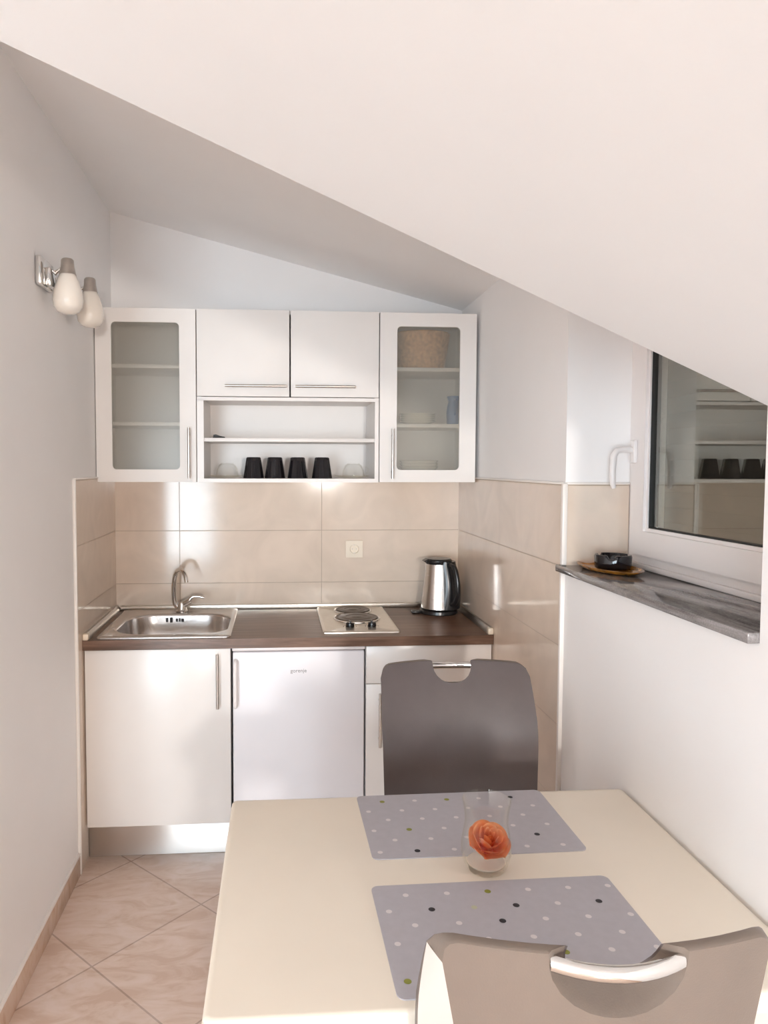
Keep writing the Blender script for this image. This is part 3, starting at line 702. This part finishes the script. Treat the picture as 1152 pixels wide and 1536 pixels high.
def placemat(x0, x1, y0, y1, cols, ox, oy, special, label, rz):
    cx, cy = (x0+x1)/2, (y0+y1)/2
    m = MB(); z = .0002
    m.loops([rrect(x0-cx, x1-cx, y0-cy, y1-cy, .014, 0, 5), rrect(x0-cx, x1-cx, y0-cy, y1-cy, .014, .0018, 5)], True, (True, True))
    k0 = int((x0-ox)/.0392)-2
    for k in range(k0, k0+22):
        for j in range(-6, 8):
            x = ox+k*.0392; y = oy-.09*j+(.047 if k % 2 else 0)
            col = None
            for sx, sy, c in special:
                if abs(sx-x) < .016 and abs(sy-y) < .02: col = c
            m.mi = col if col else 1
            r = .0062 if col in (2, 3) else .0056
            if x0+r < x < x1-r and y0+r < y < y1-r: m.disc(x-cx, y-cy, .0021, r)
    m.mi = 0
    o = obj('placemat', m, [M['mat'], M['dot_white'], M['dot_black'], M['dot_olive'], M['dot_pale']])
    o.location = (cx, cy, TZ); o.rotation_euler = (0, 0, rz); return tag(o, label, 'placemat', 'dotted placemats')
placemat(.949, 1.404, -2.004, -1.716, 0, .968, -1.798, [(1.046, -1.972, 2), (1.363, -1.868, 2), (1.322, -1.916, 2), (1.322, -1.740, 2), (1.007, -1.75, 3), (1.163, -1.742, 3), (1.046, -1.882, 3), (1.363, -1.958, 3)], 'grey dotted placemat by the far chair, behind the rose vase', .012)
placemat(.936, 1.402, -2.398, -2.098, 0, .958, -2.180, [(1.036, -2.18, 2), (1.194, -2.173, 2), (1.152, -2.221, 2), (1.354, -2.171, 2), (1.153, -2.13, 3), (1.231, -2.309, 3), (.957, -2.362, 3), (1.114, -2.179, 4)], 'grey dotted placemat by the near chair, in front of the rose vase', .012)

VX, VY = 1.172, -2.053
vs = MB()
vo = [(.001, 0), (.033, 0), (.037, .003), (.044, .016), (.0495, .036), (.0495, .055), (.0455, .080), (.0425, .098), (.0435, .115), (.048, .142)]
vi = [(.0465, .1425), (.0420, .115), (.0410, .098), (.0440, .080), (.0480, .055), (.0478, .036), (.040, .016), (.030, .0075), (.001, .0065)]
vs.lathe(vo+vi, (VX, VY, TZ), 48, (True, True))
tag(obj('glass_vase', vs, M['thinglass'], ang=60), 'small clear glass vase holding an orange rose between the placemats', 'vase')
vo_ = bpy.data.objects['glass_vase']; LOC['glass_vase'] = Vector()
obj('thick_base', MB().lathe([(.001, .0075), (.029, .0075), (.033, .010), (.036, .0135), (.037, .014), (.0375, .0165), (.034, .0175), (.001, .0165)], (VX, VY, TZ), 40, (True, True)), M['base_light'], vo_)
ro = thing('rose', 'orange rose blossom sitting inside the clear glass vase', 'flower', (VX, VY, TZ+.012))
def petal(ang, r, h, wid, lean, z0, curl):
    m = MB(); n0 = len(m.bm.faces)
    def f(u, v):
        a = ang+(u-.5)*wid*(1-.12*v)
        hh = h*v*(1-.28*abs(2*u-1)**2.5)
        rr = r*(.22+.78*min(1, v*1.6)**.7)+lean*v*v+curl*max(0, v-.75)*1.5
        return (rr*math.cos(a), rr*math.sin(a), z0+hh)
    m.grid(f, 10, 8)
    bmesh.ops.solidify(m.bm, geom=m.bm.faces[:], thickness=.0008)
    return m
tilt = Matrix.Rotation(.50, 4, 'X') @ Matrix.Rotation(.10, 4, 'Y')
for layer, (n, r, h, wid, lean, curl) in enumerate(((3, .005, .046, 2.6, .001, 0), (4, .011, .048, 2.0, .002, .004), (5, .018, .047, 1.7, .003, .008), (5, .025, .042, 1.6, .005, .013), (6, .032, .035, 1.35, .006, .012))):
    for k in range(n):
        m = petal(2*PI*k/n+layer*.7, r, h, wid, lean, .002*(4-layer), curl)
        bmesh.ops.transform(m.bm, verts=m.bm.verts, matrix=Matrix.Translation((0, .004, .026)) @ tilt)
        obj('petal', m, M['petal'], ro, local=True, ang=80)
hm = MB().lathe([(.001, -.004), (.010, -.002), (.015, .008), (.010, .022), (.001, .028)], (0, 0, 0), 16, (True, True))
bmesh.ops.transform(hm.bm, verts=hm.bm.verts, matrix=Matrix.Translation((0, .004, .026)) @ tilt)
obj('rose_heart', hm, M['stamen'], ro, local=True)

# ------------------------------------------------------------------ chairs
def chair(label):
    """local frame: sitter looks along +y, origin on the floor under the seat"""
    c = thing('dining_chair', label, 'chair', (0, 0, 0), 'grey dining chairs')
    zt, zb = .968, .49
    segs = [-1, -.97, -.93, -.88, -.8, -.65, -.5, -.4, -.34, -.32, -.315, -.30, -.26, -.2, -.13, -.06, 0, .06, .13, .2, .26, .30, .315, .32, .34, .4, .5, .65, .8, .88, .93, .97, 1]
    def half(t, side):           # half width at distance t below the top
        if side == 'f': return .220 + .009*min(1, t/.15) - .012*min(1, t/.45)
        return .214 - .018*min(1, t/.14) - .025*min(1, t/.45)
    rc = {'f': .058, 'b': .086}
    def top(s, side):
        cz = zt - .003*(s*s)     # slightly arched top
        a = abs(s)
        if a >= .955: pass
        r = .030; hw = half(0, side); x = a*hw
        if x > hw-r: cz -= r-math.sqrt(max(0, r*r-(x-(hw-r))**2))
        if a < .316:
            q = a/.316; cz -= .012+(rc[side]*.80)*math.sqrt(max(0, 1-q*q))
        return cz
    def xpos(s, t, side):
        hw = half(t, side); a = abs(s); inner = rc[side]
        x = a/.32*inner if a <= .32 else inner+(a-.32)/.68*(hw-inner)
        return math.copysign(x, s)
    def yfront(x, z): return -.275 - .06*(z-zb) + .045*(x/.22)**2 + th(zt-z)
    def th(t): return .018+.085*(1-(1-min(1, max(0, t)/.22))**1.6)
    nv = 16
    def pt(s, v, side):
        tz = top(s, side); z = zb+(tz-zb)*v; t = zt-z
        x = xpos(s, t, side); y = yfront(x, z)
        if side == 'b': y = yfront(x, z) - th(t)
        return Vector((x, y, z))
    F = [[pt(s, j/nv, 'f') for j in range(nv+1)] for s in segs]
    B = [[pt(s, j/nv, 'b') for j in range(nv+1)] for s in segs]
    n = len(segs)
    m = MB(); m.grid(lambda u, v: F[round(u*(n-1))][round(v*nv)], n-1, nv)
    # roll the cushion edge a little towards the back
    edge = [F[0][j] for j in range(nv+1)] + [F[i][nv] for i in range(1, n)] + [F[n-1][j] for j in range(nv-1, -1, -1)]
    eb = [B[0][j] for j in range(nv+1)] + [B[i][nv] for i in range(1, n)] + [B[n-1][j] for j in range(nv-1, -1, -1)]
    nrm = Vector((0, 0, .48+.2))
    def mid(p, q, k, bulge):
        o = p.lerp(q, k); ctr = Vector((0, o.y, .72)); d = (o-ctr); d.y = 0
        return o + d.normalized()*bulge
    e1 = [mid(p, q, .10, .002) for p, q in zip(edge, eb)]
    m.loops([edge, e1], False)
    obj('backrest', m, M['grey_leather'], c, local=True, ang=50)
    m = MB(); m.grid(lambda u, v: B[round(u*(n-1))][round(v*nv)], n-1, nv)
    bmesh.ops.reverse_faces(m.bm, faces=m.bm.faces[:])
    e2 = [mid(p, q, .8, .003) for p, q in zip(edge, eb)]
    i0, i1 = nv, nv+n-1
    m.loops([eb[i0:i1+1], e2[i0:i1+1], e1[i0:i1+1]], False)
    obj('back_panel', m, M['taupe_leather'], c, local=True, ang=50)
    for a, b in ((0, i0), (i1, len(edge)-1)):
        m = MB(); m.loops([e1[a:b+1], [mid(p, q, .5, .004) for p, q in zip(edge[a:b+1], eb[a:b+1])], eb[a:b+1]], False)
        m.loops([e1[a:b+1], eb[a:b+1]], False)
        obj('side_border', m, M['cream_leather'], c, local=True, ang=70)['label'] = 'cream side border'
    # grab bar across the cut-out
    zg = zt-.016; P = []
    for k in range(13):
        x = -.083+.166*k/12; P.append((x, yfront(x, zg)-.020-.012*(1-(x/.083)**2), zg-.004*(1-(x/.083)**2)))
    gb = MB(); rings = []
    for p in P: rings.append([(p[0], p[1]+.0085*math.cos(2*PI*j/12), p[2]+.0105*math.sin(2*PI*j/12)) for j in range(12)])
    gb.loops(rings, True, (True, True)); obj('grab_bar', gb, M['chrome'], c, local=True)
    sm = MB(); So_ = (-.22, .22, -.20, .225)
    sm.loops([ins(So_, .02, .05, .405), ins(So_, .004, .05, .412), ins(So_, 0, .05, .43), ins(So_, .002, .05, .458), ins(So_, .014, .045, .472), ins(So_, .05, .04, .476)], True, (True, True))
    obj('seat', sm, M['grey_leather'], c, local=True, ang=60)
    obj('seat_frame', MB().box(-.19, .19, -.18, .19, .385, .406, .004).box(-.16, .16, -.285, -.19, .39, .50, .006), M['black'], c, local=True)
    for sx in (-1, 1):
        for y0, y1 in ((.165, .195), (-.165, -.235)):
            obj('leg', MB().tube([(sx*.172, y0, .39), (sx*.185, (y0+y1)/2, .2), (sx*.195, y1, .0)], [.016, .014, .012], 14), M['chrome'], c, local=True)
    return c
near = chair('grey leatherette dining chair seen from behind, back panel taupe with cream sides')
near.location = (1.181, -2.328, 0); near.rotation_euler = (0, 0, -.04)
far = copy_tree(near, (1.274, -1.585, 0), PI-.016, 'grey leatherette dining chair seen from the front across the table')

# ------------------------------------------------------------------ window sill: ashtray on an amber tray
AX, AY = 1.726, -1.405
tr = MB()
tr.lathe([(.001, .0015), (.080, .0005), (.088, .003), (.098, .010), (.100, .012), (.097, .0125), (.086, .0065), (.078, .0035), (.001, .0035)], (0, 0, 0), 48, (True, True))
bmesh.ops.transform(tr.bm, verts=tr.bm.verts, matrix=Matrix.Translation((AX-.016, AY-.01, ZS)) @ Matrix.Rotation(.12, 4, 'Z') @ Matrix.Diagonal((.68, 1.36, 1, 1)))
tag(obj('amber_dish', tr, M['amber']), 'oval amber brown dish lying under the black ashtray on the sill', 'dish')
at = MB()
ap_ = [(.001, 0), (.044, 0), (.049, .003), (.051, .010), (.052, .036), (.050, .041), (.045, .041), (.042, .036), (.040, .012), (.001, .010)]
seg = 48; rings = []
for i, (r, z) in enumerate(ap_):
    ring = []
    for j in range(seg):
        zz = z - (.010 if 4 <= i <= 7 and j % 16 in (0, 1, 15) else 0)
        ring.append((AX+r*math.cos(2*PI*j/seg), AY+r*math.sin(2*PI*j/seg), ZS+.004+zz))
    rings.append(ring)
at.loops(rings, True, (True, True))
tag(obj('ashtray', at, M['blackglaze']), 'round black glazed ashtray on the granite window sill', 'ashtray')

# ------------------------------------------------------------------ light: daylight through the balcony door
wd = bpy.data.worlds.new('daylight'); S.world = wd; wd.use_nodes = True
bg = wd.node_tree.nodes['Background']; bg.inputs[1].default_value = 21
wt_ = wd.node_tree; wc = N(wt_, 'ShaderNodeTexCoord'); wz = N(wt_, 'ShaderNodeSeparateXYZ'); wr_ = N(wt_, 'ShaderNodeValToRGB')
wm = N(wt_, 'ShaderNodeMapRange'); wm.inputs[1].default_value = -1; wm.inputs[2].default_value = 1
wt_.links.new(wc.outputs['Generated'], wz.inputs[0]); wt_.links.new(wz.outputs['Z'], wm.inputs[0]); wt_.links.new(wm.outputs[0], wr_.inputs[0]); wt_.links.new(wr_.outputs[0], bg.inputs[0])
we = wr_.color_ramp.elements            # ground, bright hazy band around the horizon, softer sky overhead
SKY = (.82, .95, 1.08)
def sky(k): return (SKY[0]*k, SKY[1]*k, SKY[2]*k, 1)
we[0].position = .30; we[0].color = sky(.12); we[1].position = 1; we[1].color = sky(.5)
for ps, k in ((.40, 1.0), (.62, 1.0), (.75, .6)):
    e_ = we.new(ps); e_.color = sky(k)
def area(name, loc, rot, sx, sy, power, col, portal=False):
    l = bpy.data.lights.new(name, 'AREA'); l.shape = 'RECTANGLE'; l.size = sx; l.size_y = sy; l.energy = power; l.color = col
    o = bpy.data.objects.new(name, l); COL.objects.link(o); o.location = loc; o.rotation_euler = rot
    if portal: l.cycles.is_portal = True
    return o
area('door_portal', ((DX0+DX1)/2, ROOM_B-.14, DZ/2), (PI/2, 0, 0), DX1-DX0, DZ, 1, (1, 1, 1), True)

# added fill light, unseen behind the photographer, brightens the kitchen's left side
ll = bpy.data.lights.new('kitchen_fill', 'AREA'); ll.shape = 'DISK'; ll.size = .32; ll.energy = 86; ll.color = (1, .94, .89)
lo_ = bpy.data.objects.new('kitchen_fill', ll); COL.objects.link(lo_); lo_.location = (1.42, -7.2, 1.545)
lo_.rotation_euler = (Vector((-.1, -.2, 1.45))-Vector(lo_.location)).to_track_quat('-Z', 'Y').to_euler()
# ------------------------------------------------------------------ camera
f_px = 1099.04; yaw, pitch, roll = .0739, -.0535, .0025
cam = bpy.data.cameras.new('camera'); co = bpy.data.objects.new('camera', cam); COL.objects.link(co)
cam.sensor_fit = 'VERTICAL'; cam.sensor_height = 36; cam.sensor_width = 27; cam.lens = f_px/1536*36
cam.shift_x = .0502; cam.shift_y = -.0067; cam.clip_start = .02
fw = Vector((math.sin(yaw)*math.cos(pitch), math.cos(yaw)*math.cos(pitch), math.sin(pitch)))
r0 = Vector((math.cos(yaw), -math.sin(yaw), 0)); u0 = r0.cross(fw)
r = r0*math.cos(roll)+u0*math.sin(roll); u = -r0*math.sin(roll)+u0*math.cos(roll)
mw = Matrix((( r.x, u.x, -fw.x, .7596), (r.y, u.y, -fw.y, -3.4508), (r.z, u.z, -fw.z, 1.5537), (0, 0, 0, 1)))
co.matrix_world = mw; S.camera = co

S.view_settings.view_transform = 'Standard'; S.view_settings.look = 'None'; S.view_settings.gamma = 1
S.view_settings.use_curve_mapping = False; S.view_settings.exposure = 0.29
S.cycles.diffuse_bounces = 12; S.cycles.max_bounces = 18; S.cycles.transparent_max_bounces = 16
S.cycles.caustics_refractive = False; S.cycles.caustics_reflective = False
S.cycles.sample_clamp_indirect = 8
